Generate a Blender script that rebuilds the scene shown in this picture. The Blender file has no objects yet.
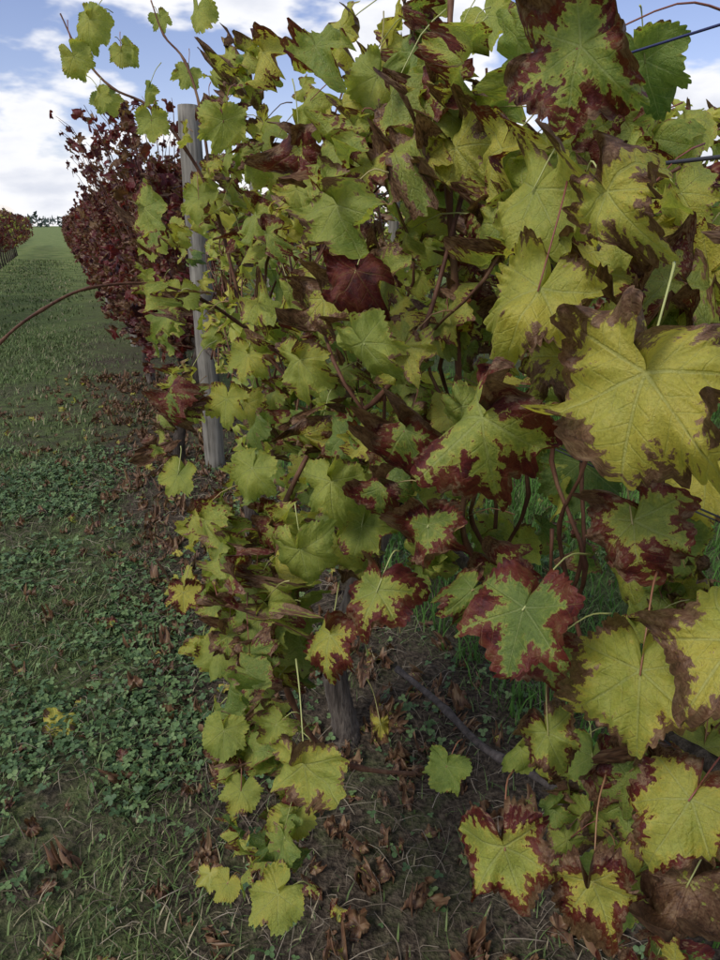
import bpy, math
import numpy as np
rng=np.random.default_rng(7)
sc=bpy.context.scene
sc.view_settings.view_transform='Standard'; sc.view_settings.look='None'; sc.view_settings.exposure=0; sc.view_settings.gamma=1

# ------------------------------------------------------------ row geometry (metres)
DR=np.array([-.38,.925,0.]); F0=np.array([.679,.279,0.]); NA=np.array([-.925,-.38,0.]); UP=np.array([0,0,1.])
def row(s,o,z):
    s=np.asarray(s,float)[...,None];o=np.asarray(o,float)[...,None];z=np.asarray(z,float)[...,None]
    return F0+s*DR+o*NA+z*UP
EYE=np.array([0,0,1.45])
def norm(v): return v/np.maximum(np.linalg.norm(v,axis=-1,keepdims=True),1e-9)

def vnoise(x,y,sc_,seed=0):
    r=np.random.default_rng(seed); T=r.random((64,64))
    x=np.asarray(x)*sc_+100;y=np.asarray(y)*sc_+100
    xi=np.floor(x).astype(int);yi=np.floor(y).astype(int);fx=x-xi;fy=y-yi
    fx=fx*fx*(3-2*fx);fy=fy*fy*(3-2*fy)
    g=lambda a,b:T[a%64,b%64]
    return (g(xi,yi)*(1-fx)+g(xi+1,yi)*fx)*(1-fy)+(g(xi,yi+1)*(1-fx)+g(xi+1,yi+1)*fx)*fy

# ------------------------------------------------------------ mesh helpers
def make_obj(name,V,T,mat,attrs={},parent=None,smooth=True):
    me=bpy.data.meshes.new(name)
    V=np.ascontiguousarray(V,dtype=np.float32);T=np.ascontiguousarray(T,dtype=np.int32)
    me.vertices.add(len(V));me.vertices.foreach_set('co',V.ravel())
    me.loops.add(T.size);me.loops.foreach_set('vertex_index',T.ravel())
    me.polygons.add(len(T));me.polygons.foreach_set('loop_start',np.arange(0,T.size,3,dtype=np.int32))
    if smooth: me.polygons.foreach_set('use_smooth',np.ones(len(T),dtype=bool))
    me.update(calc_edges=True)
    for k,a in attrs.items():
        a=np.ascontiguousarray(a,dtype=np.float32)
        if a.ndim==2:
            at=me.attributes.new(k,'FLOAT_VECTOR','POINT');at.data.foreach_set('vector',a.ravel())
        else:
            at=me.attributes.new(k,'FLOAT','POINT');at.data.foreach_set('value',a)
    me.materials.append(mat)
    ob=bpy.data.objects.new(name,me);sc.collection.objects.link(ob)
    if parent: ob.parent=parent
    return ob
def empty(name):
    e=bpy.data.objects.new(name,None);sc.collection.objects.link(e);return e

class Tubes:
    def __init__(s): s.V=[];s.T=[];s.A=[];s.n=0
    def add(s,pts,rad,sides=6,sub=4,rough=0,val=None,nodes=0):
        pts=np.asarray(pts,float);rad=np.asarray(rad,float)
        if rad.ndim==0: rad=np.full(len(pts),float(rad))
        if sub>1 and len(pts)>2:
            P=np.vstack([2*pts[0]-pts[1],pts,2*pts[-1]-pts[-2]]);out=[];ro=[]
            for i in range(len(pts)-1):
                p0,p1,p2,p3=P[i],P[i+1],P[i+2],P[i+3]
                for k in range(sub):
                    t=k/sub
                    out.append(.5*((2*p1)+(-p0+p2)*t+(2*p0-5*p1+4*p2-p3)*t*t+(-p0+3*p1-3*p2+p3)*t**3))
                    ro.append(rad[i]*(1-t)+rad[i+1]*t)
            out.append(pts[-1]);ro.append(rad[-1]);pts=np.array(out);rad=np.array(ro)
        n=len(pts)
        if nodes: rad=rad*(1+.35*(np.arange(n)%nodes==0))
        t=norm(np.gradient(pts,axis=0))
        ref=np.where(np.abs(t[:,2:3])>.9,np.array([[1.,0,0]]),np.array([[0,0,1.]]))
        a=norm(np.cross(t,ref));b=np.cross(t,a)
        if np.abs(t[:,2]).max()>.88:
            a=norm(np.cross(t,np.array([[.83,.55,.05]])));b=np.cross(t,a)
        th=np.linspace(0,2*np.pi,sides,endpoint=False)
        R=rad[:,None]*np.ones((n,sides))
        if rough: 
            lob=1+rough*np.sin(th[None]*3+np.linspace(0,4,n)[:,None])+rough*rng.normal(0,.5,(n,sides))
            R=R*lob
        V=pts[:,None]+R[...,None]*(np.cos(th)[None,:,None]*a[:,None]+np.sin(th)[None,:,None]*b[:,None])
        V=V.reshape(-1,3)
        i=np.arange(n-1)[:,None]*sides;j=np.arange(sides)[None];k=(j+1)%sides
        q=np.stack([i+j,i+k,i+sides+k,i+sides+j],-1).reshape(-1,4)
        T=np.vstack([q[:,[0,1,2]],q[:,[0,2,3]]])
        V=np.vstack([V,pts[:1],pts[-1:]])
        c0=n*sides;jj=np.arange(sides);kk=(jj+1)%sides
        T=np.vstack([T,np.stack([kk,jj,np.full(sides,c0)],-1),np.stack([(n-1)*sides+jj,(n-1)*sides+kk,np.full(sides,c0+1)],-1)])
        s.V.append(V);s.T.append(T+s.n);s.A.append(np.full(len(V),rng.random() if val is None else val));s.n+=len(V)
    def obj(s,name,mat,parent=None):
        return make_obj(name,np.vstack(s.V),np.vstack(s.T),mat,{'lr':np.concatenate(s.A)},parent)

# ------------------------------------------------------------ leaf templates
def leaf_template(N,K,teeth,seed,shallow=0.):
    r=np.random.default_rng(seed)
    deg=np.array([0,13,28,40,52,65,80,95,108,125,145,162,172,180.])
    rr=np.array([1.,.90,.70,.82,.92,.80,.66,.72,.80,.72,.66,.58,.40,.09])
    rr[2]+=shallow*.12;rr[6]+=shallow*.10;rr[1]+=shallow*.02
    def side():
        q=rr*(1+r.normal(0,.06,len(rr)));q[0]=1;q[-1]=rr[-1];return q,deg+np.concatenate([[0],r.normal(0,2.4,len(deg)-2),[0]])
    ra,da=side();rb,db=side()
    th=np.linspace(-180,180,N,endpoint=False)
    R=np.where(th>=0,np.interp(th,da,ra),np.interp(-th,db,rb))
    if teeth:
        ph=(th+180)/360*teeth;fr=ph-np.floor(ph)
        tw=np.where(fr<.65,fr/.65,(1-fr)/.35)
        amp=r.uniform(.04,.14,teeth+1)[np.floor(ph).astype(int)]
        fade=np.clip((178-np.abs(th))/25,0,1)
        R=R*(1+amp*(tw-.4)*fade)
    f=(np.arange(1,K+1)/K)**.85
    tr=np.radians(th)
    x=f[:,None]*R*np.sin(tr);y=f[:,None]*R*np.cos(tr)
    a=np.abs(tr);phi=np.min(np.stack([a,np.abs(a-.9),np.abs(a-1.87)]),0)
    rad=f[:,None]*R
    w=rad*np.sin(np.clip(phi,0,1.4))
    z=.15*np.minimum(w,.22)+r.normal(0,.006,x.shape)*(f[:,None])
    P=np.stack([x,y,z],-1).reshape(-1,3);P=np.vstack([P,[0,0,0]])
    ff=np.concatenate([np.repeat(f,N),[0]])
    TH=np.concatenate([np.tile(tr,K),[0]])
    j=np.arange(N);k=(j+1)%N;T=[np.stack([np.full(N,K*N),k,j],-1)]
    for m in range(K-1):
        A=m*N+j;B=m*N+k;C=(m+1)*N+k;D=(m+1)*N+j
        T+= [np.stack([A,B,C],-1),np.stack([A,C,D],-1)]
    T=np.vstack(T)
    sc_=1/(x.max()-x.min())
    return dict(P=P*sc_,raw=P,f=ff,th=TH,T=T,s=sc_)
HERO=[leaf_template(160,12,40,i,(.2,1.0,.5,-.2,.8,-.5,.6)[i%7]) for i in range(7)]
MID=[leaf_template(72,6,24,20+i,(-.5,.8,.3,1.)[i%4]) for i in range(8)]
LOW=[leaf_template(24,2,0,40+i,.1) for i in range(3)]

class Leaves:
    """collects leaves: origin (petiole junction), normal, tip direction, width, shape + colour parameters"""
    def __init__(s): s.b=[]
    def add(s,pos,N,T,size,fold,tip,curl,col,lod):
        s.b.append([np.atleast_2d(a) for a in (pos,N,T)]+[np.atleast_1d(a).astype(float) for a in (size,fold,tip,curl)]+[np.atleast_2d(col),lod])
    def obj(s,name,mat,parent=None):
        Vs=[];Ts=[];lp=[];lc=[];ln=[];lr=[];n=0
        for pos,N,T,size,fold,tip,curl,col,lod in s.b:
            tm=rng.integers(0,len(lod),len(pos))
            for q in range(len(lod)):
                m=tm==q;I=int(m.sum())
                if not I: continue
                t=lod[q];Z=norm(N[m]);Y=norm(T[m]-Z*np.sum(T[m]*Z,-1,keepdims=True));X=np.cross(Y,Z)
                P=t['P'];x=np.repeat(P[None,:,0],I,0);y=np.repeat(P[None,:,1],I,0);z=np.repeat(P[None,:,2],I,0)
                f=t['f'][None];th=t['th'][None]
                fo=fold[m][:,None];ti=tip[m][:,None];cu=curl[m][:,None]
                ph=rng.uniform(0,6.28,(I,1));k1=rng.integers(3,6,(I,1));k2=rng.integers(7,12,(I,1));ph2=rng.uniform(0,6.28,(I,1))
                # true bending about the midrib (keeps the blade area when it folds)
                xs=x+.0;an=np.clip(fo*1.1,-1.4,1.4)*np.clip(np.abs(xs)*3,0,1);x=xs*np.cos(an);z=z-np.abs(xs)*np.sin(an)
                yy=np.clip(y+.05,0,2);cv=ti*1.5;y=np.where(y>-.05,-.05+np.sin(np.minimum(cv*yy,2.8))/np.maximum(cv,1e-3),y);z=z-(1-np.cos(np.minimum(cv*yy,2.8)))/np.maximum(cv,1e-3)
                ox=rng.uniform(0,50,(I,1));oy=rng.uniform(0,50,(I,1));rx=t['raw'][None,:,0];ry=t['raw'][None,:,1]
                nA=vnoise(rx+ox,ry+oy,1.9,31);nB=vnoise(rx+ox,ry+oy,5.,32);nC=vnoise(rx+ox,ry+oy,11.,33)
                z=z+cu*(nA-.5)*.28*(.25+f)+cu*(nB-.5)*.10*f
                z=z+cu*f**2.5*(.10*np.sin(k1*th+ph)+.05*np.sin(k2*th+ph2))
                rim=np.clip(f-.68,0,1)/.32
                z=z+cu*rim**2*.15*(nA*2.4-1.)
                x=x*(1-.16*cu*rim*nB);y=y*(1-.16*cu*rim*nA)
                x=x+rng.normal(0,.14,(I,1))*y*y
                S=size[m][:,None,None]
                V=pos[m][:,None]+S*(x[...,None]*X[:,None]+y[...,None]*Y[:,None]+z[...,None]*Z[:,None])
                nv=P.shape[0]
                Vs.append(V.reshape(-1,3));Ts.append((t['T'][None]+(np.arange(I)*nv)[:,None,None]).reshape(-1,3)+n);n+=I*nv
                a=np.stack([t['raw'][:,0],t['raw'][:,1],t['f']],-1)
                lp.append(np.tile(a,(I,1)));lc.append(np.repeat(col[m],nv,0));lr.append(np.repeat(rng.random(I),nv))
                ln.append(np.stack([nA,nB,nC],-1).reshape(-1,3))
        return make_obj(name,np.vstack(Vs),np.vstack(Ts),mat,{'lp':np.vstack(lp),'lc':np.vstack(lc),'ln':np.vstack(ln),'lr':np.concatenate(lr)},parent)

# ------------------------------------------------------------ materials
def newmat(name):
    m=bpy.data.materials.new(name);m.use_nodes=True;nt=m.node_tree;nt.nodes.clear();return m,nt
class NB:
    def __init__(s,nt): s.nt=nt;s.n=nt.nodes;s.l=nt.links
    def _in(s,sock,v):
        if isinstance(v,bpy.types.NodeSocket): s.l.new(v,sock)
        elif v is not None:
            if isinstance(v,(tuple,list)) and len(v)==3 and len(sock.default_value)==4: v=(*v,1)
            sock.default_value=v
    def m(s,op,a,b=None,c=None,clamp=False):
        nd=s.n.new('ShaderNodeMath');nd.operation=op;nd.use_clamp=clamp
        for i,v in enumerate((a,b,c)):
            if v is not None: s._in(nd.inputs[i],v)
        return nd.outputs[0]
    def attr(s,name):
        nd=s.n.new('ShaderNodeAttribute');nd.attribute_name=name;return nd
    def sep(s,v):
        nd=s.n.new('ShaderNodeSeparateXYZ');s._in(nd.inputs[0],v);return nd.outputs
    def step(s,x,a,b):
        nd=s.n.new('ShaderNodeMapRange');nd.interpolation_type='SMOOTHSTEP'
        s._in(nd.inputs[0],x);s._in(nd.inputs[1],a);s._in(nd.inputs[2],b);return nd.outputs[0]
    def mix(s,f,a,b,typ='MIX'):
        nd=s.n.new('ShaderNodeMix');nd.data_type='RGBA';nd.blend_type=typ
        s._in(nd.inputs[0],f);s._in(nd.inputs[6],a);s._in(nd.inputs[7],b);return nd.outputs[2]
    def noise(s,v,scale,detail=3,rough=.55,W=None,out=0):
        nd=s.n.new('ShaderNodeTexNoise')
        if W is not None: nd.noise_dimensions='4D';s._in(nd.inputs['W'],W)
        s._in(nd.inputs['Vector'],v);nd.inputs['Scale'].default_value=scale;nd.inputs['Detail'].default_value=detail;nd.inputs['Roughness'].default_value=rough
        return nd.outputs[out]
    def ramp(s,f,stops):
        nd=s.n.new('ShaderNodeValToRGB');cr=nd.color_ramp
        while len(cr.elements)<len(stops): cr.elements.new(.5)
        for e,(p,c) in zip(cr.elements,stops): e.position=p;e.color=(*c,1)
        s._in(nd.inputs[0],f);return nd.outputs[0]
    def bump(s,h,strength,dist):
        nd=s.n.new('ShaderNodeBump');s._in(nd.inputs['Height'],h);nd.inputs['Strength'].default_value=strength;nd.inputs['Distance'].default_value=dist;return nd.outputs[0]
    def surf(s,col,rough=.6,normal=None,trans=0,tcol=None,spec=.35):
        p=s.n.new('ShaderNodeBsdfPrincipled');s._in(p.inputs['Base Color'],col);s._in(p.inputs['Roughness'],rough)
        p.inputs['Specular IOR Level'].default_value=spec
        if normal is not None: s.l.new(normal,p.inputs['Normal'])
        o=s.n.new('ShaderNodeOutputMaterial')
        if trans:
            t=s.n.new('ShaderNodeBsdfTranslucent');s._in(t.inputs[0],tcol if tcol is not None else col)
            if normal is not None: s.l.new(normal,t.inputs['Normal'])
            x=s.n.new('ShaderNodeMixShader');s._in(x.inputs[0],trans);s.l.new(p.outputs[0],x.inputs[1]);s.l.new(t.outputs[0],x.inputs[2]);s.l.new(x.outputs[0],o.inputs[0])
        else: s.l.new(p.outputs[0],o.inputs[0])

def leaf_mat(name,kind='green',hero=0):
    m,nt=newmat(name);b=NB(nt)
    lp=b.attr('lp').outputs['Vector'];lr=b.attr('lr').outputs['Fac'];lc=b.attr('lc').outputs['Vector'];ln=b.attr('ln').outputs['Vector']
    x,y,f=b.sep(lp);h,rd,br=b.sep(lc);n1,n2,nc=b.sep(ln)
    nv2=n2
    if hero:
        W=b.m('MULTIPLY',lr,40.)
        g2=b.noise(lp,6,5 if hero==2 else 3,.72,W)
        n3=b.noise(lp,30,2 if hero==2 else 0,.6,b.m('ADD',W,3.))
        n2=b.m('ADD',b.m('MULTIPLY',b.m('SUBTRACT',g2,.5),2.6),.5)
    else:
        n3=b.m('ADD',b.m('MULTIPLY',b.m('SUBTRACT',nc,.5),.5),.5)
    wob=b.m('MULTIPLY',b.m('SUBTRACT',n2,.5),.03)
    a=b.m('ABSOLUTE',b.m('ARCTAN2',x,y))
    r=b.m('SQRT',b.m('ADD',b.m('MULTIPLY',x,x),b.m('MULTIPLY',y,y)))
    phi=b.m('MINIMUM',b.m('MINIMUM',a,b.m('ABSOLUTE',b.m('SUBTRACT',a,.9))),b.m('ABSOLUTE',b.m('SUBTRACT',a,1.87)))
    t=b.m('MULTIPLY',r,b.m('COSINE',phi));w=b.m('ABSOLUTE',b.m('MULTIPLY',r,b.m('SINE',phi)))
    wid=b.m('SUBTRACT',.024,b.m('MULTIPLY',f,.016))
    v1=b.m('SUBTRACT',1.,b.step(b.m('ABSOLUTE',b.m('ADD',w,b.m('MULTIPLY',wob,.3))),b.m('MULTIPLY',wid,.3),wid))
    fr=b.m('FRACT',b.m('ADD',b.m('MULTIPLY',b.m('SUBTRACT',t,b.m('MULTIPLY',w,.75)),7.),b.m('MULTIPLY',wob,5.)))
    v2d=b.m('ABSOLUTE',b.m('SUBTRACT',fr,.5))
    v2=b.m('MULTIPLY',b.m('SUBTRACT',1.,b.step(v2d,.02,.09)),b.m('SUBTRACT',1.,b.step(w,.22,.36)))
    vein=b.m('MAXIMUM',v1,b.m('MULTIPLY',v2,.5))
    c=lambda n,k:b.m('MULTIPLY',b.m('SUBTRACT',n,.5),k)
    mg=b.m('ADD',f,b.m('ADD',c(n1,.80),b.m('ADD',c(n2,.62),b.m('ADD',c(nc,.22),b.m('ADD',b.m('MULTIPLY',b.m('MINIMUM',w,.24),2.2),b.m('MULTIPLY',v2d,.55))))))
    mr=b.m('ADD',mg,c(n3,.45))
    thr=b.m('SUBTRACT',1.86,b.m('MULTIPLY',rd,1.32))
    redm=b.step(mr,b.m('SUBTRACT',thr,.05),b.m('ADD',thr,.07))
    halo=b.step(mg,b.m('SUBTRACT',thr,.34),thr)
    thb=b.m('SUBTRACT',1.98,b.m('MULTIPLY',br,.55))
    mb=b.m('ADD',mg,b.m('ADD',c(n3,.5),c(nv2,.35)))
    brm=b.step(mb,b.m('SUBTRACT',thb,.06),b.m('ADD',thb,.06))
    if kind=='green':
        hh=b.m('ADD',b.m('ADD',h,b.m('ADD',c(n1,.34),c(n2,.22))),b.m('MULTIPLY',halo,.22),clamp=True)
        base=b.ramp(hh,[(0,(.075,.135,.03)),(.3,(.205,.275,.058)),(.6,(.385,.42,.085)),(1,(.57,.50,.09))])
        base=b.mix(b.m('MULTIPLY',vein,.5),base,b.ramp(hh,[(0,(.24,.31,.11)),(1,(.52,.53,.19))]))
        redc=b.ramp(b.m('ADD',b.m('MULTIPLY',n2,.55),b.m('MULTIPLY',nv2,.45)),[(.15,(.045,.009,.010)),(.4,(.105,.015,.013)),(.58,(.15,.032,.018)),(.75,(.17,.065,.03)),(.95,(.25,.13,.05))])
        redc=b.mix(b.m('MULTIPLY',vein,.35),redc,(.22,.15,.05))
    else:
        base=b.ramp(b.m('ADD',b.m('MULTIPLY',lr,.8),b.m('MULTIPLY',n1,.2)),[(0,(.032,.009,.012)),(.35,(.085,.013,.016)),(.60,(.145,.018,.020)),(.76,(.12,.045,.025)),(1,(.24,.15,.05))])
        base=b.mix(b.m('MULTIPLY',vein,.3),base,(.18,.08,.06))
        redc=base
    col=b.mix(redm,base,redc)
    brc=b.ramp(b.m('ADD',b.m('MULTIPLY',n3,.5),b.m('MULTIPLY',n2,.5)),[(.25,(.05,.024,.014)),(.5,(.15,.075,.04)),(.8,(.30,.20,.11))])
    col=b.mix(brm,col,brc)
    nrm=None
    if hero:
        spots=b.m('MULTIPLY',b.step(n3,.58,.67),b.m('MULTIPLY',b.step(n2,.45,.9),.75))
        col=b.mix(spots,col,(.17,.08,.03))
        col=b.mix(1.,col,b.ramp(n3,[(.3,(.82,.82,.82)),(.6,(1.05,1.05,1.05))]),'MULTIPLY')
        nrm=b.bump(b.m('ADD',b.m('MULTIPLY',vein,-.8),b.m('ADD',b.m('MULTIPLY',n3,.8),b.m('MULTIPLY',g2,2.))),.55,.003)
    dry=b.m('MAXIMUM',brm,b.m('MULTIPLY',redm,.6))
    tr=b.m('SUBTRACT',.46,b.m('MULTIPLY',dry,.28))
    b.surf(col,.5,nrm,tr,b.mix(1.,col,(1.3,1.35,.8),'MULTIPLY'),.4)
    return m
M_hero=leaf_mat('vine_leaf_close',hero=2);M_near=leaf_mat('vine_leaf_near',hero=1);M_leaf=leaf_mat('vine_leaf_yellow_green');M_red=leaf_mat('vine_leaf_red','red')

def bark_mat(name,stops,sx=40,bs=.6,bd=.006,rough=.85,zs=.12):
    m,nt=newmat(name);b=NB(nt)
    tc=b.n.new('ShaderNodeTexCoord');mp=b.n.new('ShaderNodeMapping');mp.inputs['Scale'].default_value=(1,1,zs);b.l.new(tc.outputs['Object'],mp.inputs[0])
    n=b.noise(mp.outputs[0],sx,4,.65);n2=b.noise(tc.outputs['Object'],9,1,.5);lr=b.attr('lr').outputs['Fac']
    k=b.m('ADD',b.m('MULTIPLY',n,.7),b.m('ADD',b.m('MULTIPLY',n2,.25),b.m('MULTIPLY',b.m('SUBTRACT',lr,.5),.15)))
    b.surf(b.ramp(k,stops),rough,b.bump(n,bs,bd),0,None,.2);return m
M_post=bark_mat('weathered_post_wood',[(.3,(.06,.055,.045)),(.45,(.18,.165,.14)),(.65,(.31,.29,.25))],60,.9,.006,.9,.05)
M_bark=bark_mat('vine_bark',[(.3,(.015,.012,.010)),(.5,(.075,.06,.05)),(.7,(.2,.17,.14))],70,1.,.012,.95,.12)
M_cane=bark_mat('cane_brown',[(.3,(.05,.02,.014)),(.5,(.13,.06,.036)),(.7,(.22,.13,.07))],50,.3,.002,.6,.3)
M_grey=bark_mat('old_cane_grey',[(.3,(.03,.025,.024)),(.5,(.09,.075,.07)),(.7,(.17,.15,.14))],60,.6,.004,.8,.3)
m,nt=newmat('petiole');b=NB(nt);b.surf(b.ramp(b.attr('lr').outputs['Fac'],[(0,(.20,.05,.045)),(.35,(.30,.17,.08)),(.65,(.34,.36,.12)),(1,(.40,.42,.16))]),.45,None,0,None,.4);M_pet=m
m,nt=newmat('wire_dark');b=NB(nt);b.surf((.045,.045,.06),.45,None,0,None,.5);M_wire=m
m,nt=newmat('wire_blue_plastic');b=NB(nt);b.surf((.03,.035,.12),.4,None,0,None,.5);M_wireb=m

# ------------------------------------------------------------ helper placing leaves by row coordinates
def hero_dir(P,roll,jit=.3,face=1.,lift=.3):
    P=np.atleast_2d(P);I=len(P)
    tc=norm(EYE-P)
    N=norm(tc*face+NA*.35+UP*lift+rng.normal(0,jit,(I,3)))
    down=norm(-UP-N*np.sum(-UP*N,-1,keepdims=True));right=np.cross(N,down)
    a=np.radians(np.atleast_1d(roll))[:,None]
    return N,down*np.cos(a)+right*np.sin(a)

vine=empty('green_grapevine');redv=empty('red_grapevine_row')
LH=Leaves();L=Leaves();LN=Leaves();pet=Tubes()
def petiole(o,N,T,size,far=False):
    e=o-T*size*rng.uniform(.4,.8)-N*size*rng.uniform(.1,.6)+rng.normal(0,.2*size,3)
    mid=(o+e)/2+UP*size*.08-T*size*.1
    r=.0008+.0030*size
    pet.add([o+T*size*.03,mid,e],[r*.8,r*.85,r*1.2],4 if far else 6,2 if far else 4)

# named leaves: s,o,z,width,roll,hue,red,brown,fold,tip,curl
HL=[
(.48,.27,1.28,.21,-8,.88,.30,1.15,.25,.50,1.6),(.64,-.04,1.11,.16,10,.95,.1,.8,.1,.3,1.1),
(.65,.35,1.22,.185,-38,.5,.70,.7,.7,.35,1.4),(.54,.33,1.03,.145,4,.32,.74,.2,-.1,.15,.7),
(.45,.23,.97,.170,8,.75,.40,1.25,.25,.45,1.5),(.49,.34,.73,.15,22,.7,.66,1.0,.45,.5,1.7),
(.72,.52,.73,.125,12,.7,.38,1.1,.1,.3,.9),(1.0,.51,.80,.11,0,.45,.1,.3,.15,.3,.6),
(1.01,.42,.91,.13,12,.45,0,.2,.3,.4,.8),(.80,.39,.93,.14,-5,.55,.68,.7,.4,.4,1.4),
(.79,.26,.59,.085,0,.3,0,0,.1,.2,.6),(.82,.10,.55,.10,-20,.4,0,0,.9,.2,.5),
(.73,.58,.52,.095,-30,.6,0,.1,.3,.3,.6),(.82,.63,.47,.055,-20,.8,0,.2,.1,.3,.5),
(1.03,.33,1.36,.125,-10,.3,1.6,.2,.4,.4,1.5),(.93,.40,1.45,.13,-30,.45,.15,.6,.25,.4,1.1),
(.78,.20,1.46,.17,-10,.7,.12,.6,.45,.6,1.3),(1.03,.20,1.59,.14,20,.55,0,.2,.5,.4,.9),
(.77,.18,1.62,.18,-60,.4,.72,1.1,.2,.2,1.4),(1.22,.21,1.66,.12,-20,.55,0,.3,.3,.4,.8),
(.68,.25,1.35,.17,-20,.85,.15,.9,.45,.5,1.4),(1.12,.39,1.21,.12,-5,.65,.3,.7,.4,.4,1.),
(1.53,.40,1.62,.11,0,.6,.05,.1,.2,.3,.6),(.89,-.08,1.64,.14,10,.2,0,0,.2,.3,.7),
(1.39,-.12,1.82,.13,30,.6,0,.1,.2,.2,.6),(.75,.12,1.25,.16,20,.75,.4,1.7,.4,.5,2.3),
(.90,.31,1.14,.13,-25,.35,.9,1.2,.6,.6,2.2),(.88,.43,.82,.12,0,.75,.68,.5,.3,.45,1.3),
(.91,.58,.55,.075,-10,.6,0,.2,.1,.3,.5),(.83,.52,.54,.085,5,.65,0,.3,.1,.3,.6),
(.42,.14,.66,.17,10,.7,1.2,3.2,.6,.6,2.8),(.72,.09,1.37,.15,30,.75,.7,1.5,.5,.6,2.2),
(.82,-.14,1.39,.15,20,.5,.1,.3,.3,.4,.9),(.79,-.19,1.27,.15,-10,.85,.85,1.6,.3,.5,1.9),
(1.50,.39,1.16,.11,-5,.65,.1,.2,.2,.3,.7),(1.41,.46,1.09,.10,0,.65,.1,.2,.2,.3,.7),
(1.08,.57,.71,.095,0,.55,.1,.2,.2,.3,.7),(.95,.59,.64,.085,0,.5,.05,.1,.2,.3,.6),
(1.16,.61,.80,.075,0,.95,.5,.4,.2,.3,.8),(1.28,.59,.99,.085,-5,.55,0,.1,.2,.3,.6),
(1.04,.36,1.01,.13,5,.55,.1,.4,.35,.4,1.),(1.18,.47,1.01,.11,-5,.55,.05,.1,.2,.3,.8),
(1.13,.16,1.44,.13,10,.55,.3,.7,.2,.3,1.),(1.05,-.15,1.49,.14,-15,.45,.2,.4,.2,.3,.9),
(.92,-.07,1.02,.16,10,.1,0,.1,.2,.3,.6),(.55,.09,.50,.13,-5,.3,.05,.2,.15,.3,.7),
(.72,.01,.57,.12,10,.35,.1,.2,.2,.3,.8),(.63,-.08,.87,.13,-10,.4,.4,.9,.2,.3,1.),
(.52,.01,.75,.12,15,.55,.55,1.,.2,.3,1.1),(.72,-.07,.96,.15,5,.3,.1,.2,.2,.3,.8),
(1.16,.21,1.23,.12,10,.55,.4,.9,.4,.5,1.4),(1.26,.30,1.05,.11,-10,.55,.3,.8,.4,.4,1.2),
(1.06,.15,1.28,.13,5,.5,.1,.4,.5,.5,1.),(1.07,.30,.91,.12,-10,.5,.4,.7,.3,.4,1.1),
(.91,.32,.60,.085,0,1.0,.2,2.2,.9,.8,2.8),
(1.91,.61,1.86,.10,-10,.65,0,.1,.5,.3,.6),(1.92,.64,1.79,.09,20,.6,0,.1,.3,.6,.6),
(1.76,.51,1.65,.085,0,.6,0,.1,.2,.3,.6),(1.80,.38,1.88,.09,10,.6,0,.1,.6,.3,.6),
(1.64,.50,1.29,.09,-5,.6,0,.1,.2,.3,.6),(1.87,.40,1.49,.11,5,.55,0,.1,.2,.3,.6),(2.01,.51,1.39,.09,0,.6,0,.1,.2,.3,.6),
(1.95,.58,1.72,.08,30,.5,0,0,.2,.2,.5),(2.0,.6,1.9,.07,-40,.5,0,0,.2,.2,.5),(1.86,.55,1.80,.06,0,.6,0,0,.2,.2,.5),
(2.03,.38,1.80,.08,-20,.5,0,0,.2,.2,.5),(1.95,.33,1.70,.09,20,.5,0,0,.2,.2,.5),(2.08,.42,1.93,.06,20,.5,0,0,.2,.2,.5),
(1.93,.52,1.82,.07,50,.5,0,0,.5,.2,.5),(1.88,.5,1.73,.06,-30,.5,0,0,.5,.2,.5),(2.04,.63,1.84,.06,-60,.5,0,0,.3,.2,.5),(1.9,.6,1.72,.06,10,.6,0,0,.3,.2,.5),
(.38,.22,1.06,.16,-20,.8,.3,1.3,.3,.4,1.4),(.55,.16,1.10,.14,30,.55,.74,1.1,.4,.4,1.6),(.62,.24,.92,.12,-20,.4,.78,1.,.5,.3,1.6),
(.58,.22,.80,.11,30,.6,.7,1.5,.5,.4,2.),(.80,.30,1.02,.12,15,.4,.85,1.2,.4,.4,1.7),(.60,.20,1.46,.13,40,.75,.5,1.5,.5,.6,2.),
(.70,.30,.98,.10,-50,.4,.65,1.2,.8,.5,1.6),(.86,.36,1.28,.12,40,.5,.2,.6,.7,.5,1.1),(.95,.33,1.05,.11,-60,.35,.9,1.1,.7,.4,1.6),
(.42,.18,.82,.15,-15,.85,.6,1.1,.3,.4,1.5),(.44,.25,.70,.12,25,.8,.66,1.,.3,.4,1.5),(.5,.15,.62,.12,-30,.6,.4,1.,.4,.4,1.3),
]
A=np.array(HL)
C=row(A[:,0],A[:,1],A[:,2]);N,T=hero_dir(C,A[:,4],.28)
O=C-T*A[:,3:4]*.22
LH.add(O,N,T,A[:,3],A[:,8],A[:,9],A[:,10],A[:,5:8],HERO)
for i in range(len(A)): petiole(O[i],N[i],T[i],A[i,3])

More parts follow.
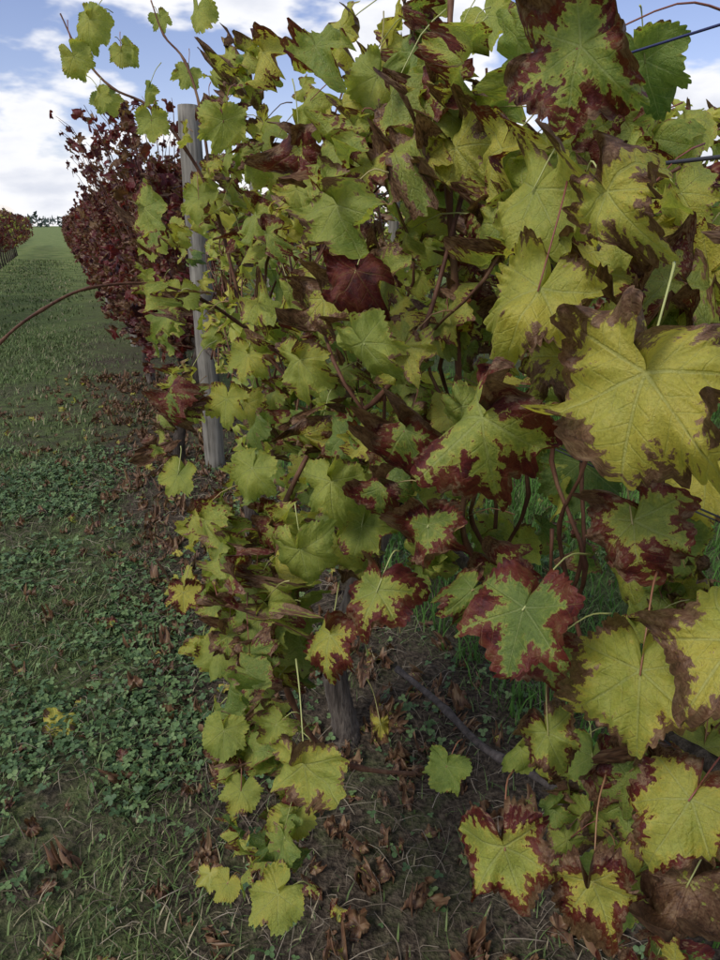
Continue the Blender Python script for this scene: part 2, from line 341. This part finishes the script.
# ------------------------------------------------------------ canopy body of the green vines
def omax(s,z):
    v=np.interp(s,[0,.55,.7,.95,1.15,1.5,2.2,3,3.8,4.2],[-.1,-.02,.08,.24,.38,.38,.28,.14,.01,-.03])
    return v-.10*np.clip(z-1.35,0,1)
def zlow(s,o):
    return np.interp(s,[0,.6,.75,.95,1.3,1.8,2.5,4.2],[.45,.5,.72,.82,.72,.62,.6,.65])
def ztop(s): return np.interp(s,[0,.7,.95,1.2,1.5,2,3,4.2],[1.38,1.44,1.66,1.72,1.6,1.50,1.42,1.42])
def cols(I,s,z):
    h=np.clip(rng.normal(.56,.17,I)+.16*np.clip(z-1.2,-.5,.5),.05,.95)
    k=rng.random(I);pr=np.clip(.46-.19*(s-.5)-.3*np.clip(z-1.4,0,1),.06,.5)
    r=np.where(k<pr,rng.uniform(.4,1.0,I),rng.uniform(0,.32,I))
    bb=np.where(k<pr*1.3,rng.uniform(.6,2.0,I),rng.uniform(0,.7,I))
    return np.stack([h,r,bb],-1)
def scatter(I,s,o,z,wid,lod=MID,jit=.50,pets=.5,colf=cols,LL=LN,lift=.45):
    C=row(s,o,z);roll=rng.normal(0,40,I)
    N=norm(NA*1.+UP*lift+np.array([-.1,-.35,0])+rng.normal(0,jit,(I,3)))
    down=norm(-UP-N*np.sum(-UP*N,-1,keepdims=True));right=np.cross(N,down);a=np.radians(roll)[:,None]
    T=down*np.cos(a)+right*np.sin(a)
    O=C-T*wid[:,None]*.2
    cc=colf(I,s,z)
    LL.add(O,N,T,wid,rng.uniform(-.3,.9,I),rng.uniform(.05,.8,I),rng.uniform(.5,1.5,I)+.7*np.clip(cc[:,2]-.5,0,1.3),cc,lod)
    if pets:
        for i in np.where(rng.random(I)<pets)[0]: petiole(O[i],N[i],T[i],wid[i],True)
def clump(I,slo,shi,zlo=None,zhi=None,size=(.08,.13),LL=LN):
    s=rng.uniform(slo,shi,I);z0=zlow(s,0) if zlo is None else zlo;z1=ztop(s) if zhi is None else zhi
    z=z0+(z1-z0)*rng.random(I);om=omax(s,z)
    o=om-(om+.24)*rng.random(I)**1.6
    keep=vnoise(s*1.0+z*.4,z,7,3)+vnoise(o,z,9,4)*.5>.62
    s,o,z=s[keep],o[keep],z[keep];I=len(s)
    scatter(I,s,o,z,rng.uniform(*size,I),LL=LL)
clump(250,.1,1.0,size=(.09,.155))
clump(340,1.0,1.9,size=(.08,.14))
clump(250,1.9,3.9,size=(.07,.125),LL=L)
def sprawl(I,s0,s1,o0,o1,z0,z1,w=(.07,.11)):
    s=rng.uniform(s0,s1,I);o=rng.uniform(o0,o1,I);z=rng.uniform(z0,z1,I)
    scatter(I,s,o,z,rng.uniform(*w,I),lod=MID,jit=.42)
sprawl(58,1.0,1.35,.40,.58,.62,.98,(.065,.12))
sprawl(26,.88,1.15,.46,.60,.48,.78,(.055,.10))
sprawl(16,.78,1.0,.5,.6,.42,.6,(.045,.085))
sprawl(22,1.6,2.0,.28,.42,1.45,1.76,(.055,.10))
sprawl(20,.9,1.4,.05,.3,1.5,1.82,(.09,.14))
sprawl(20,1.25,1.75,.18,.38,1.45,1.78,(.065,.115))
sprawl(20,.5,.9,-.15,.1,.3,.55,(.08,.12))
I=26;s=rng.uniform(1.2,2.1,I);o=.734*(1-s/4.2)+rng.uniform(.04,.12,I);scatter(I,s,o,rng.uniform(.98,1.5,I),rng.uniform(.055,.10,I))
I=6;s=rng.uniform(1.4,2.6,I);o=.734*(1-s/4.2)+rng.uniform(-.02,.03,I);scatter(I,s,o,rng.uniform(1.0,1.35,I),rng.uniform(.06,.09,I))

# ------------------------------------------------------------ canes, trunks, wires
can=Tubes();grey=Tubes();bark=Tubes()
def rp(l): return [row(*q) for q in l]
can.add(rp([(1.83,.32,1.27),(1.88,.36,1.50),(1.90,.42,1.63),(1.94,.49,1.72),(1.97,.57,1.76),(2.02,.63,1.84),(2.05,.66,1.92)]),[.0045,.004,.004,.0035,.003,.0025,.0015],6,5,nodes=5)
can.add(rp([(1.88,.36,1.5),(1.97,.36,1.72),(2.03,.38,1.84),(2.07,.42,1.90),(2.1,.44,1.98)]),[.004,.0035,.003,.0025,.0015],6,5,nodes=5)
can.add(rp([(1.06,.1,1.1),(1.05,.13,1.35),(1.05,.15,1.50),(1.10,.13,1.64),(1.14,.11,1.79),(1.15,.1,1.95)]),[.006,.006,.0055,.005,.0045,.004],7,5,nodes=5)
can.add(rp([(1.25,.95,1.16),(1.35,.85,1.26),(1.46,.78,1.30),(1.55,.69,1.33),(1.61,.56,1.33),(1.66,.45,1.29),(1.72,.36,1.23),(1.75,.2,1.1)]),[.002,.0025,.003,.003,.0033,.0036,.004,.0045],6,6,nodes=6)
can.add(rp([(1.28,.3,1.05),(1.25,.38,.93),(1.23,.41,.81),(1.22,.43,.64),(1.21,.40,.49),(1.23,.33,.32),(1.25,.22,.20),(1.23,.08,.15)]),[.005,.0055,.006,.006,.0065,.0065,.006,.005],7,5,nodes=5)
can.add(rp([(1.04,.13,1.50),(.99,.22,1.29),(1.07,.26,1.17),(1.17,.28,1.09),(1.25,.2,.9)]),[.0035,.004,.0045,.005,.005],7,5,nodes=5)
can.add(rp([(1.0,.0,.75),(.98,.12,.9),(.93,.16,1.05),(.9,.12,1.25)]),[.006,.0055,.005,.004],7,5,nodes=5)
can.add(rp([(.85,-.02,.42),(.86,.0,.6),(.88,.0,.75),(.9,.0,.95)]),[.003,.003,.0035,.003],6,5,nodes=5)
grey.add(rp([(1.67,-.08,.13),(1.44,-.11,.15),(1.22,-.11,.18),(1.01,-.13,.25),(.81,-.12,.33),(.66,-.12,.38),(.52,-.10,.43),(.3,-.05,.6)]),[.009,.010,.010,.0095,.009,.009,.009,.009],8,6,.06,nodes=7)
for i in range(46):
    s0=rng.uniform(.75,4.0);top=ztop(s0)-rng.uniform(0,.35)+.18;oo=rng.uniform(-.15,.35)*omax(s0,1.)/.4
    pts=[(s0,rng.normal(0,.03),.74)]
    for k in range(1,6):
        t=k/5;pts.append((s0+rng.normal(0,.05)+.15*t*rng.normal(),min(oo*math.sin(t*2.6)+rng.normal(0,.02),omax(s0,1.)),.74+(top-.74)*t**.9))
    can.add(rp(pts),np.linspace(.0045,.0018,6),6,4,nodes=4)
def trunk(s,o,h=.74,r=.034):
    p=[(s-.02,o,-.03),(s,o,.05),(s+rng.normal(0,.02),o+rng.normal(0,.02),h*.35),(s+rng.normal(0,.03),o*.6+rng.normal(0,.02),h*.7),(s,0,h)]
    pts=rp(p);bark.add(pts,[r*1.35,r*1.1,r*.95,r,r*1.15],14,9,.10)
    for sg in (-1,1):
        bark.add(rp([(s,0,h-.03),(s+sg*.12,.01,h+.03),(s+sg*.35,rng.normal(0,.015),h+.02),(s+sg*.62,0,h)]),[r*.8,r*.55,r*.42,r*.25],9,6,.10)
trunk(1.6,.13,.74,.036);trunk(.15,0);trunk(2.95,.05)
bark2=Tubes();tmp=bark;bark=bark2
for s in np.arange(4.38,40,1.3): trunk(s,.2 if s<5 else rng.normal(0,.05),.72,.036)
bark=tmp
can.obj('canes',M_cane,vine);grey.obj('low_cane',M_grey,vine);bark.obj('trunks',M_bark,vine);bark2.obj('trunks',M_bark,redv)

# red vines further along the row
R=Leaves()
def cols_red(I,s,z): return np.stack([np.full(I,.5),rng.uniform(0,.5,I),rng.uniform(.0,1.6,I)],-1)
def redpatch(I,s0,s1,lod,w):
    s=rng.uniform(s0,s1,I);z=.45+1.4*rng.random(I)**.9
    om=.30+.10*np.sin(s*3.1)+.08*np.sin(s*7.3+z*4)-.12*np.abs(z-1.1)
    o=om-(om+.35)*rng.random(I)**1.6
    k=vnoise(s+z,z,5,9)>.3;s,o,z=s[k],o[k],z[k]
    scatter(len(s),s,o,z,rng.uniform(*w,len(s)),lod,.6,0,cols_red,R)
redpatch(1050,4.3,6.5,MID,(.07,.125));redpatch(1700,6.5,12,LOW,(.09,.13));redpatch(4200,12,55,LOW,(.12,.17))
rc=Tubes()
for i in range(60):
    s0=rng.uniform(4.4,10);tz=rng.uniform(1.8,2.3);oo=rng.uniform(-.2,.6)
    pts=rp([(s0,0,.72),(s0+.05,oo*.4,1.2),(s0+rng.normal(0,.1),oo*.8,tz-.2),(s0+rng.normal(0,.15),oo*1.1,tz)])
    rc.add(pts,[.005,.004,.003,.0015],5,3)
    n_=rng.integers(2,8);tt=rng.uniform(.5,1,n_);P=np.array([pts[2]*(1-a)+pts[3]*a for a in (tt-.5)*2])+rng.normal(0,.04,(n_,3))
    N=norm(NA+UP*.3+rng.normal(0,.5,(n_,3)));T=norm(-UP+rng.normal(0,.4,(n_,3)))
    R.add(P,N,T,rng.uniform(.05,.10,n_),rng.uniform(0,.8,n_),rng.uniform(.1,.8,n_),rng.uniform(.3,1.5,n_),cols_red(n_,0,0),MID)
rc.obj('canes',M_cane,redv);R.obj('leaves',M_red,redv)

# ------------------------------------------------------------ neighbouring rows
def other_row(name,o0,s0,s1,n,redf,mid_to=None,w=(.10,.14)):
    e=empty(name);G=Leaves();Rr=Leaves()
    def cg(I,s,z):
        k=rng.random(I);return np.stack([rng.uniform(.1,.8,I),np.where(k<.5,rng.uniform(.5,1.3,I),rng.uniform(0,.4,I)),np.where(k<.55,rng.uniform(.8,2.4,I),.4)],-1)
    s=s0+(s1-s0)*rng.random(n)**1.35;z=.55+1.4*rng.random(n)**.85;o=o0+rng.normal(0,.17,n)
    k=vnoise(s+z,z,3,5)>.28;s,o,z=s[k],o[k],z[k]
    isr=rng.random(len(s))<np.clip(redf+.35*(vnoise(s,s*0,.7,8)-.5)*2,0,1)
    near=s<(mid_to or 0)
    for q,LL,cf in ((~isr,G,cg),(isr,Rr,cols_red)):
        for lod,mm in ((MID,near),(LOW,~near)):
            m=q&mm
            if m.sum(): scatter(int(m.sum()),s[m],o[m],z[m],rng.uniform(*w,m.sum()),lod,.6,0,cf,LL)
    if G.b: G.obj('leaves',M_leaf,e)
    if Rr.b: Rr.obj('red_leaves',M_red,e)
    t=Tubes()
    for s in np.arange(s0+.5,min(s1,s0+30),1.3):
        t.add(rp([(s,o0,-.02),(s+rng.normal(0,.03),o0+.02,.35),(s,o0,.75)]),[.04,.03,.035],8,4,.1)
        t.add(rp([(s-.6,o0,.75),(s,o0,.76),(s+.6,o0,.75)]),[.012,.02,.012],6,3,.1)
        for k in range(3): 
            q=s+rng.uniform(-.6,.6);t.add(rp([(q,o0,.75),(q+rng.normal(0,.05),o0+rng.normal(0,.1),1.3),(q+rng.normal(0,.1),o0+rng.normal(0,.15),rng.uniform(1.7,2.15))]),[.005,.004,.002],5,3)
    t.obj('trunks',M_bark,e)
    return e
other_row('grapevine_row',-2.15,-1,26,3600,.3,5)
other_row('grapevine_row.001',-4.4,0,40,3000,.35,0,(.12,.16))
other_row('grapevine_row.002',-6.7,2,50,2500,.3,0,(.14,.2))
other_row('grapevine_row.003',2.75,11,60,3800,.85,0,(.13,.18))
other_row('grapevine_row.004',5.0,24,90,3000,.6,0,(.18,.25))

# ------------------------------------------------------------ posts
def post(name,s,o,h=2.05,r=.062,lean=(0,0)):
    t=Tubes();base=row(s,o,-.1);top=row(s+lean[0],o+lean[1],h)
    zs=np.linspace(0,1,14);pts=[base+(top-base)*k+rng.normal(0,.0012,3) for k in zs]
    rr=[r*(1+.02*rng.normal()) for _ in zs];rr[-1]=r*.86;rr[-2]=r*.98
    t.add(pts,rr,20,2,.012,.5);return t.obj(name,M_post)
post('wooden_trellis_post',4.21,0,2.05,.062)
for i,s in enumerate(np.arange(9.3,45,5.1)): post('wooden_trellis_post',s,0,1.9)
post('wooden_trellis_post',11.3,-2.15,2.08,.07)
p=post('leaning_brace_post',10.1,-2.15,2.2,.055,(1.4,.0))
for s in (1.1,6.2,16.5,21.6): post('wooden_trellis_post',s,-2.15,2.0,.05)
for s in (11,16,21,26): post('wooden_trellis_post',s,2.75,1.95,.05)
w=Tubes();wb=Tubes()
def wire(t,o,z,s0,s1,r,z0=None):
    ss=np.linspace(s0,s1,int((s1-s0)/.6)+2);t.add([row(q,o+.004*math.sin(q*3),z-.015*math.sin((q-4.2)/5.1*math.pi)**2) for q in ss],r,6,2,0,.5)
wire(wb,.0,1.675,-1,45,.0017)
wire(w,.0,1.535,-1,45,.0028);wire(w,.02,1.12,-1,45,.0013);wire(w,-.03,1.09,-1,45,.0013);wire(w,0,.745,-1,45,.0014)
for z in (.75,1.2,1.6): wire(w,-2.15,z,-1,25,.0014)
# tie wire wound round the heavy wire
hs=np.linspace(-1,4,900);wt=Tubes()
wt.add([row(q,.0055*math.cos(q*190),1.535-.015*math.sin((q-4.2)/5.1*math.pi)**2+.0055*math.sin(q*190)) for q in hs[330:430]],.0009,4,1,0,.5)
we=empty('trellis_wires');w.obj('steel_wires',M_wire,we);wb.obj('blue_wire',M_wireb,we);wt.obj('tie_wire',M_wire,we)

LH.obj('large_leaves',M_hero,vine);LN.obj('leaves',M_near,vine);L.obj('rear_leaves',M_leaf,vine);pet.obj('petioles',M_pet,vine)

# ------------------------------------------------------------ ground
def axis(lo,hi,c,fine):
    a=[c];st=fine
    while a[-1]<hi: a.append(a[-1]+st);st*=1.06
    b=[c];st=fine
    while b[-1]>lo: b.append(b[-1]-st);st*=1.06
    return np.array(sorted(set(a+b)))
gx=axis(-400,400,-.3,.035);gy=axis(-60,900,1.6,.035)
X,Y=np.meshgrid(gx,gy)
def gz(x,y):
    far=np.clip(1-np.hypot(x,y)/30,0,1)
    return ((vnoise(x,y,1.3,1)-.5)*.05+(vnoise(x,y,5,2)-.5)*.022+(vnoise(x,y,17,3)-.5)*.010)*far
def offs(x,y): return (x-F0[0])*NA[0]+(y-F0[1])*NA[1]
Zg=gz(X,Y);V=np.stack([X,Y,Zg],-1).reshape(-1,3);nx=len(gx);ny=len(gy)
i=(np.arange(ny-1)[:,None]*nx+np.arange(nx-1)[None]).ravel();T=np.vstack([np.stack([i,i+1,i+nx+1],-1),np.stack([i,i+nx+1,i+nx],-1)])
m,nt=newmat('soil_and_grass');b=NB(nt);g=b.n.new('ShaderNodeNewGeometry').outputs['Position']
n1=b.noise(g,1.2,3,.6);n2=b.noise(g,14,4,.65);n3=b.noise(g,70,2,.6)
soil=b.ramp(n3,[(.3,(.022,.017,.012)),(.5,(.06,.046,.034)),(.7,(.12,.095,.068))])
grs=b.ramp(n2,[(.3,(.038,.055,.020)),(.55,(.08,.115,.036)),(.75,(.14,.17,.06))])
px,py,pz=b.sep(g)
dist=b.m('SQRT',b.m('ADD',b.m('MULTIPLY',px,px),b.m('MULTIPLY',py,py)))
far=b.step(dist,3.,14.)
strip=b.attr('strip').outputs['Fac']
mk=b.m('ADD',b.m('MULTIPLY',b.m('SUBTRACT',n1,.5),2.2),b.m('ADD',b.m('MULTIPLY',b.m('SUBTRACT',n2,.5),1.4),b.m('ADD',b.m('MULTIPLY',strip,.5),b.m('MULTIPLY',far,.6))),clamp=True)
gc=b.mix(mk,soil,grs)
farc=b.ramp(n1,[(.35,(.10,.135,.045)),(.5,(.15,.20,.06)),(.65,(.22,.24,.085))])
gc=b.mix(b.step(dist,5.,35.),gc,farc)
b.surf(gc,.95,b.bump(n3,.7,.02),0,None,.15)
of=offs(V[:,0],V[:,1]);stripv=np.clip((of-.45)/.4,0,1)*np.clip((2.4-of)/.3,0,1)+np.clip((-.45-of)/.3,0,1)
make_obj('ground',V,T,m,{'strip':stripv})

# grass blades
def blades(name,x,y,h,wd,mat,leanmax=.7):
    I=len(x);a=rng.uniform(0,6.28,I);dx=np.stack([np.cos(a),np.sin(a),0*a],-1);sd=np.stack([-np.sin(a),np.cos(a),0*a],-1)
    B=np.stack([x,y,gz(x,y)-.004],-1);ln=rng.uniform(.1,leanmax,I)[:,None]*h[:,None];h_=h[:,None]*UP;w_=wd[:,None]*sd
    Vv=np.stack([B-w_,B+w_,B+h_*.55+dx*ln*.35-w_*.8,B+h_*.55+dx*ln*.35+w_*.8,B+h_*.95+dx*ln*1.1],1).reshape(-1,3)
    k=(np.arange(I)*5)[:,None];Tt=np.stack([k+[0,1,3],k+[0,3,2],k+[2,3,4]],1).reshape(-1,3)
    return make_obj(name,Vv,Tt,mat,{'lr':np.repeat(rng.random(I),5)})
def simple(name,stops,rough=.6,tr=.25):
    m,nt=newmat(name);b=NB(nt);b.surf(b.ramp(b.attr('lr').outputs['Fac'],stops),rough,None,tr,None,.3);return m
M_grass=simple('grass_blades',[(0,(.055,.085,.028)),(.5,(.10,.155,.045)),(.8,(.16,.22,.07)),(.9,(.24,.21,.12)),(1,(.32,.27,.17))],.6,0)
M_gdark=simple('grass_bright',[(0,(.06,.15,.025)),(1,(.13,.28,.05))])
M_clov=simple('clover_green',[(0,(.042,.082,.034)),(.6,(.085,.15,.052)),(1,(.15,.22,.08))],.55,0)
M_dry=simple('dry_stems',[(0,(.06,.045,.03)),(.6,(.17,.135,.10)),(1,(.34,.29,.22))],.8,0)
def pts_in(n,x0,x1,y0,y1,dens):
    x=rng.uniform(x0,x1,n);y=rng.uniform(y0,y1,n);k=rng.random(n)<dens(x,y);return x[k],y[k]
d1=lambda x,y:np.clip(.15+2.*(vnoise(x,y,2.2,11)*.6+vnoise(x,y,6,14)*.4-.35),.05,1)*np.clip(.22+.9*np.clip((offs(x,y)-.35)/.5,0,1)+(offs(x,y)<-.6)*.8,0,1)
x,y=pts_in(190000,-3.0,2.2,.5,4.2,d1)
blades('grass',x,y,rng.uniform(.012,.045,len(x)),rng.uniform(.0010,.0026,len(x)),M_grass,1.6)
d2=lambda x,y:np.clip(.2+1.8*(vnoise(x,y,1.6,12)*.6+vnoise(x,y,4,15)*.4-.33),.08,1)*np.clip(.25+.9*np.clip((offs(x,y)-.4)/.5,0,1),0,1)
x,y=pts_in(120000,-7,1,4.,11,d2);blades('grass.001',x,y,rng.uniform(.02,.06,len(x)),rng.uniform(.002,.005,len(x)),M_grass,1.5)
x,y=pts_in(80000,-18,4,11,32,d2);blades('grass.002',x,y,rng.uniform(.03,.07,len(x)),rng.uniform(.006,.014,len(x)),M_grass,1.3)
x,y=pts_in(60000,-.8,5,1.,7,lambda x,y:(offs(x,y)<-.35)*np.clip(.3+vnoise(x,y,2,4),0,1));blades('grass.003',x,y,rng.uniform(.05,.14,len(x)),rng.uniform(.0015,.004,len(x)),M_gdark,.9)
# clover: three round leaflets per stem
dc=lambda x,y:np.clip(3.4*(vnoise(x,y,1.7,21)*.55+vnoise(x,y,5,22)*.45-.38),0.03,1)*np.clip(.22+np.clip((offs(x,y)-.4)/.35,0,1),0,1)
x,y=pts_in(90000,-2.8,1.4,.6,4.6,dc);I=len(x)
P=np.stack([x,y,gz(x,y)+rng.uniform(.006,.035,I)],-1);a0=rng.uniform(0,6.28,I);sz=rng.uniform(.003,.0085,I)
VV=[];ang=np.linspace(0,2*np.pi,6,endpoint=False)
tilt=norm(UP+rng.normal(0,.45,(I,3)))
ex=norm(np.cross(tilt,np.array([[.3,1,0]])));ey=np.cross(tilt,ex)
for k in range(3):
    aa=a0+k*2.094;dv=np.cos(aa)[:,None]*ex+np.sin(aa)[:,None]*ey;pv=-np.sin(aa)[:,None]*ex+np.cos(aa)[:,None]*ey
    c=P+dv*sz[:,None]*1.05
    ring=c[:,None]+sz[:,None,None]*(np.cos(ang)[None,:,None]*dv[:,None]+np.sin(ang)[None,:,None]*pv[:,None]*.9)
    ring=ring+tilt[:,None]*(sz[:,None,None]*.25*np.abs(np.sin(ang))[None,:,None])
    VV.append(ring)
Vv=np.concatenate(VV,0).reshape(-1,3);k=(np.arange(I*3)*6)[:,None]
Tt=np.stack([k+[0,1,2],k+[0,2,3],k+[0,3,4],k+[0,4,5]],1).reshape(-1,3)
lrv=np.tile(rng.random(I),3)
make_obj('clover_patch',Vv,Tt,M_clov,{'lr':np.repeat(lrv,6)})
# dry stems and twigs
st=Tubes()
for i in range(3200):
    while True:
        x=rng.uniform(-2.2,1.6);y=rng.uniform(.6,4.2);o=offs(x,y)
        if -.6<o<2. and rng.random()<(1.25-abs(o-.3)*.8): break
    a=rng.uniform(0,6.28);l=rng.uniform(.02,.13);z=gz(x,y)+.004
    p0=np.array([x,y,z]);dv=np.array([math.cos(a),math.sin(a),0])
    st.add([p0,p0+dv*l*.5+UP*rng.uniform(0,.04)+rng.normal(0,.012,3)*[1,1,0],p0+dv*l+UP*rng.uniform(0,.02)],rng.uniform(.0005,.0014),4,2)
st.obj('dry_twigs',M_dry)

# fallen leaves
FL=Leaves()
def litter(n,f,w,lod,LL,cr=(.6,1.3),cb=(2.2,4.5),cu=(1.2,3.)):
    pts=[]
    while len(pts)<n:
        x=rng.uniform(-3,2.4);y=rng.uniform(.6,7);
        if rng.random()<f(offs(x,y)): pts.append((x,y))
    P=np.array(pts);z=gz(P[:,0],P[:,1])+rng.uniform(.004,.024,n);P=np.column_stack([P,z])
    N=norm(UP+rng.normal(0,.45,(n,3)));T=norm(rng.normal(0,1,(n,3))*[1,1,.1])
    c=np.stack([rng.uniform(.5,1,n),rng.uniform(*cr,n),rng.uniform(*cb,n)],-1)
    LL.add(P,N,T,rng.uniform(*w,n),rng.uniform(-.5,.9,n),rng.uniform(.05,.9,n),rng.uniform(*cu,n),c,lod)
fr=lambda o: math.exp(-((o-.15)/.38)**2)
litter(900,fr,(.03,.085),MID,FL)
litter(480,lambda o:.6 if .3<o<1.25 else (.2 if o<2.6 else .02),(.015,.065),MID,FL)
litter(40,lambda o:.5 if .2<o<1.4 else .02,(.03,.08),MID,FL,(.2,.7),(.5,1.6),(.8,1.6))
P=np.array([[-.916,1.716,.03],[-1.12,1.50,.02],[-.45,1.9,.02],[-.62,2.6,.02],[-.95,2.3,.02],[-.85,2.9,.02],[-.35,1.2,.03],[-.28,1.28,.02]])
n=len(P);FL.add(P,norm(UP+rng.normal(0,.12,(n,3))+[0,-.25,0]),norm(rng.normal(0,1,(n,3))*[1,1,0]),np.array([.12,.06,.05,.05,.06,.05,.07,.06]),np.full(n,.1),np.full(n,.2),np.full(n,.7),
 np.array([[.85,.1,.5],[1,.1,.4],[1,.1,.5],[.9,.2,.6],[.9,.9,.6],[1.,.2,.6],[.8,.3,.9],[.7,.1,.9]]),HERO)
FL.obj('fallen_leaves',M_leaf)
FR=Leaves();litter(150,lambda o:.6 if .3<o<1.6 else .02,(.03,.075),MID,FR);FR.obj('fallen_red_leaves',M_red)

# ------------------------------------------------------------ distant trees on the horizon
n=9000;ang=np.radians(rng.uniform(-75,75,n));dist_=rng.uniform(480,560,n)
hh=7*(.45+.75*vnoise(ang*40,ang*0,1,6))*(.7+.6*vnoise(ang*160,ang*0,1,7));c=np.stack([np.sin(ang)*dist_,np.cos(ang)*dist_,hh*rng.random(n)**.7],-1)
Vv=(c[:,None]+rng.normal(0,1.3,(n,3,3))).reshape(-1,3)
make_obj('distant_tree_line',Vv,np.arange(n*3).reshape(-1,3),simple('distant_foliage',[(0,(.05,.07,.07)),(1,(.08,.10,.09))],.9,0),{'lr':np.repeat(rng.random(n),3)},smooth=False)

# ------------------------------------------------------------ sky, sun, camera
SUN_EL=math.radians(44);SUN_AZ=math.radians(222)  # clockwise from +Y: behind-left of the viewer
w=bpy.data.worlds.new('World');sc.world=w;w.use_nodes=True;nt=w.node_tree;nt.nodes.clear();b=NB(nt)
sky=b.n.new('ShaderNodeTexSky');sky.sky_type='NISHITA';sky.sun_disc=False;sky.sun_elevation=SUN_EL;sky.sun_rotation=SUN_AZ;sky.air_density=1.;sky.dust_density=.3
tc=b.n.new('ShaderNodeTexCoord').outputs['Generated'];dx,dy,dz=b.sep(tc)
zz=b.m('ADD',b.m('MAXIMUM',dz,0.),.42);cv=b.n.new('ShaderNodeCombineXYZ');b._in(cv.inputs[0],b.m('DIVIDE',dx,zz));b._in(cv.inputs[1],b.m('DIVIDE',dy,zz));b._in(cv.inputs[2],b.m('MULTIPLY',dz,3.))
cn=b.noise(cv.outputs[0],1.9,6,.50)
mask=b.m('ADD',b.step(cn,.495,.545),b.m('MULTIPLY',b.m('SUBTRACT',1.,b.step(dz,-.02,.10)),.65),clamp=True)
ccol=b.ramp(cn,[(.50,(1.,1.,1.02)),(.56,(.93,.94,.98)),(.63,(.72,.75,.84)),(.74,(.58,.61,.72))])
b1=b.n.new('ShaderNodeBackground');b2=b.n.new('ShaderNodeBackground');skc=b.mix(1.,sky.outputs[0],(1.12,.98,1.12),'MULTIPLY');b._in(b1.inputs[0],skc);b1.inputs[1].default_value=.125;b._in(b2.inputs[0],ccol);b2.inputs[1].default_value=1.05
mx=b.n.new('ShaderNodeMixShader');b._in(mx.inputs[0],mask);b.l.new(b1.outputs[0],mx.inputs[1]);b.l.new(b2.outputs[0],mx.inputs[2])
o=b.n.new('ShaderNodeOutputWorld');b.l.new(mx.outputs[0],o.inputs[0])
sl=bpy.data.lights.new('sun','SUN');sl.energy=2.2;sl.angle=math.radians(16);sl.color=(1,.96,.88);so=bpy.data.objects.new('sun',sl);sc.collection.objects.link(so)
from mathutils import Vector
sd=Vector((math.sin(SUN_AZ)*math.cos(SUN_EL),math.cos(SUN_AZ)*math.cos(SUN_EL),math.sin(SUN_EL)))
so.rotation_euler=sd.to_track_quat('Z','Y').to_euler()
cam=bpy.data.cameras.new('camera');co=bpy.data.objects.new('camera',cam);sc.collection.objects.link(co);sc.camera=co
cam.sensor_fit='VERTICAL';cam.sensor_height=36;cam.lens=26;cam.clip_end=2000;cam.clip_start=.02
co.location=(0,0,1.45);co.rotation_euler=(math.radians(90-20.2),0,0)
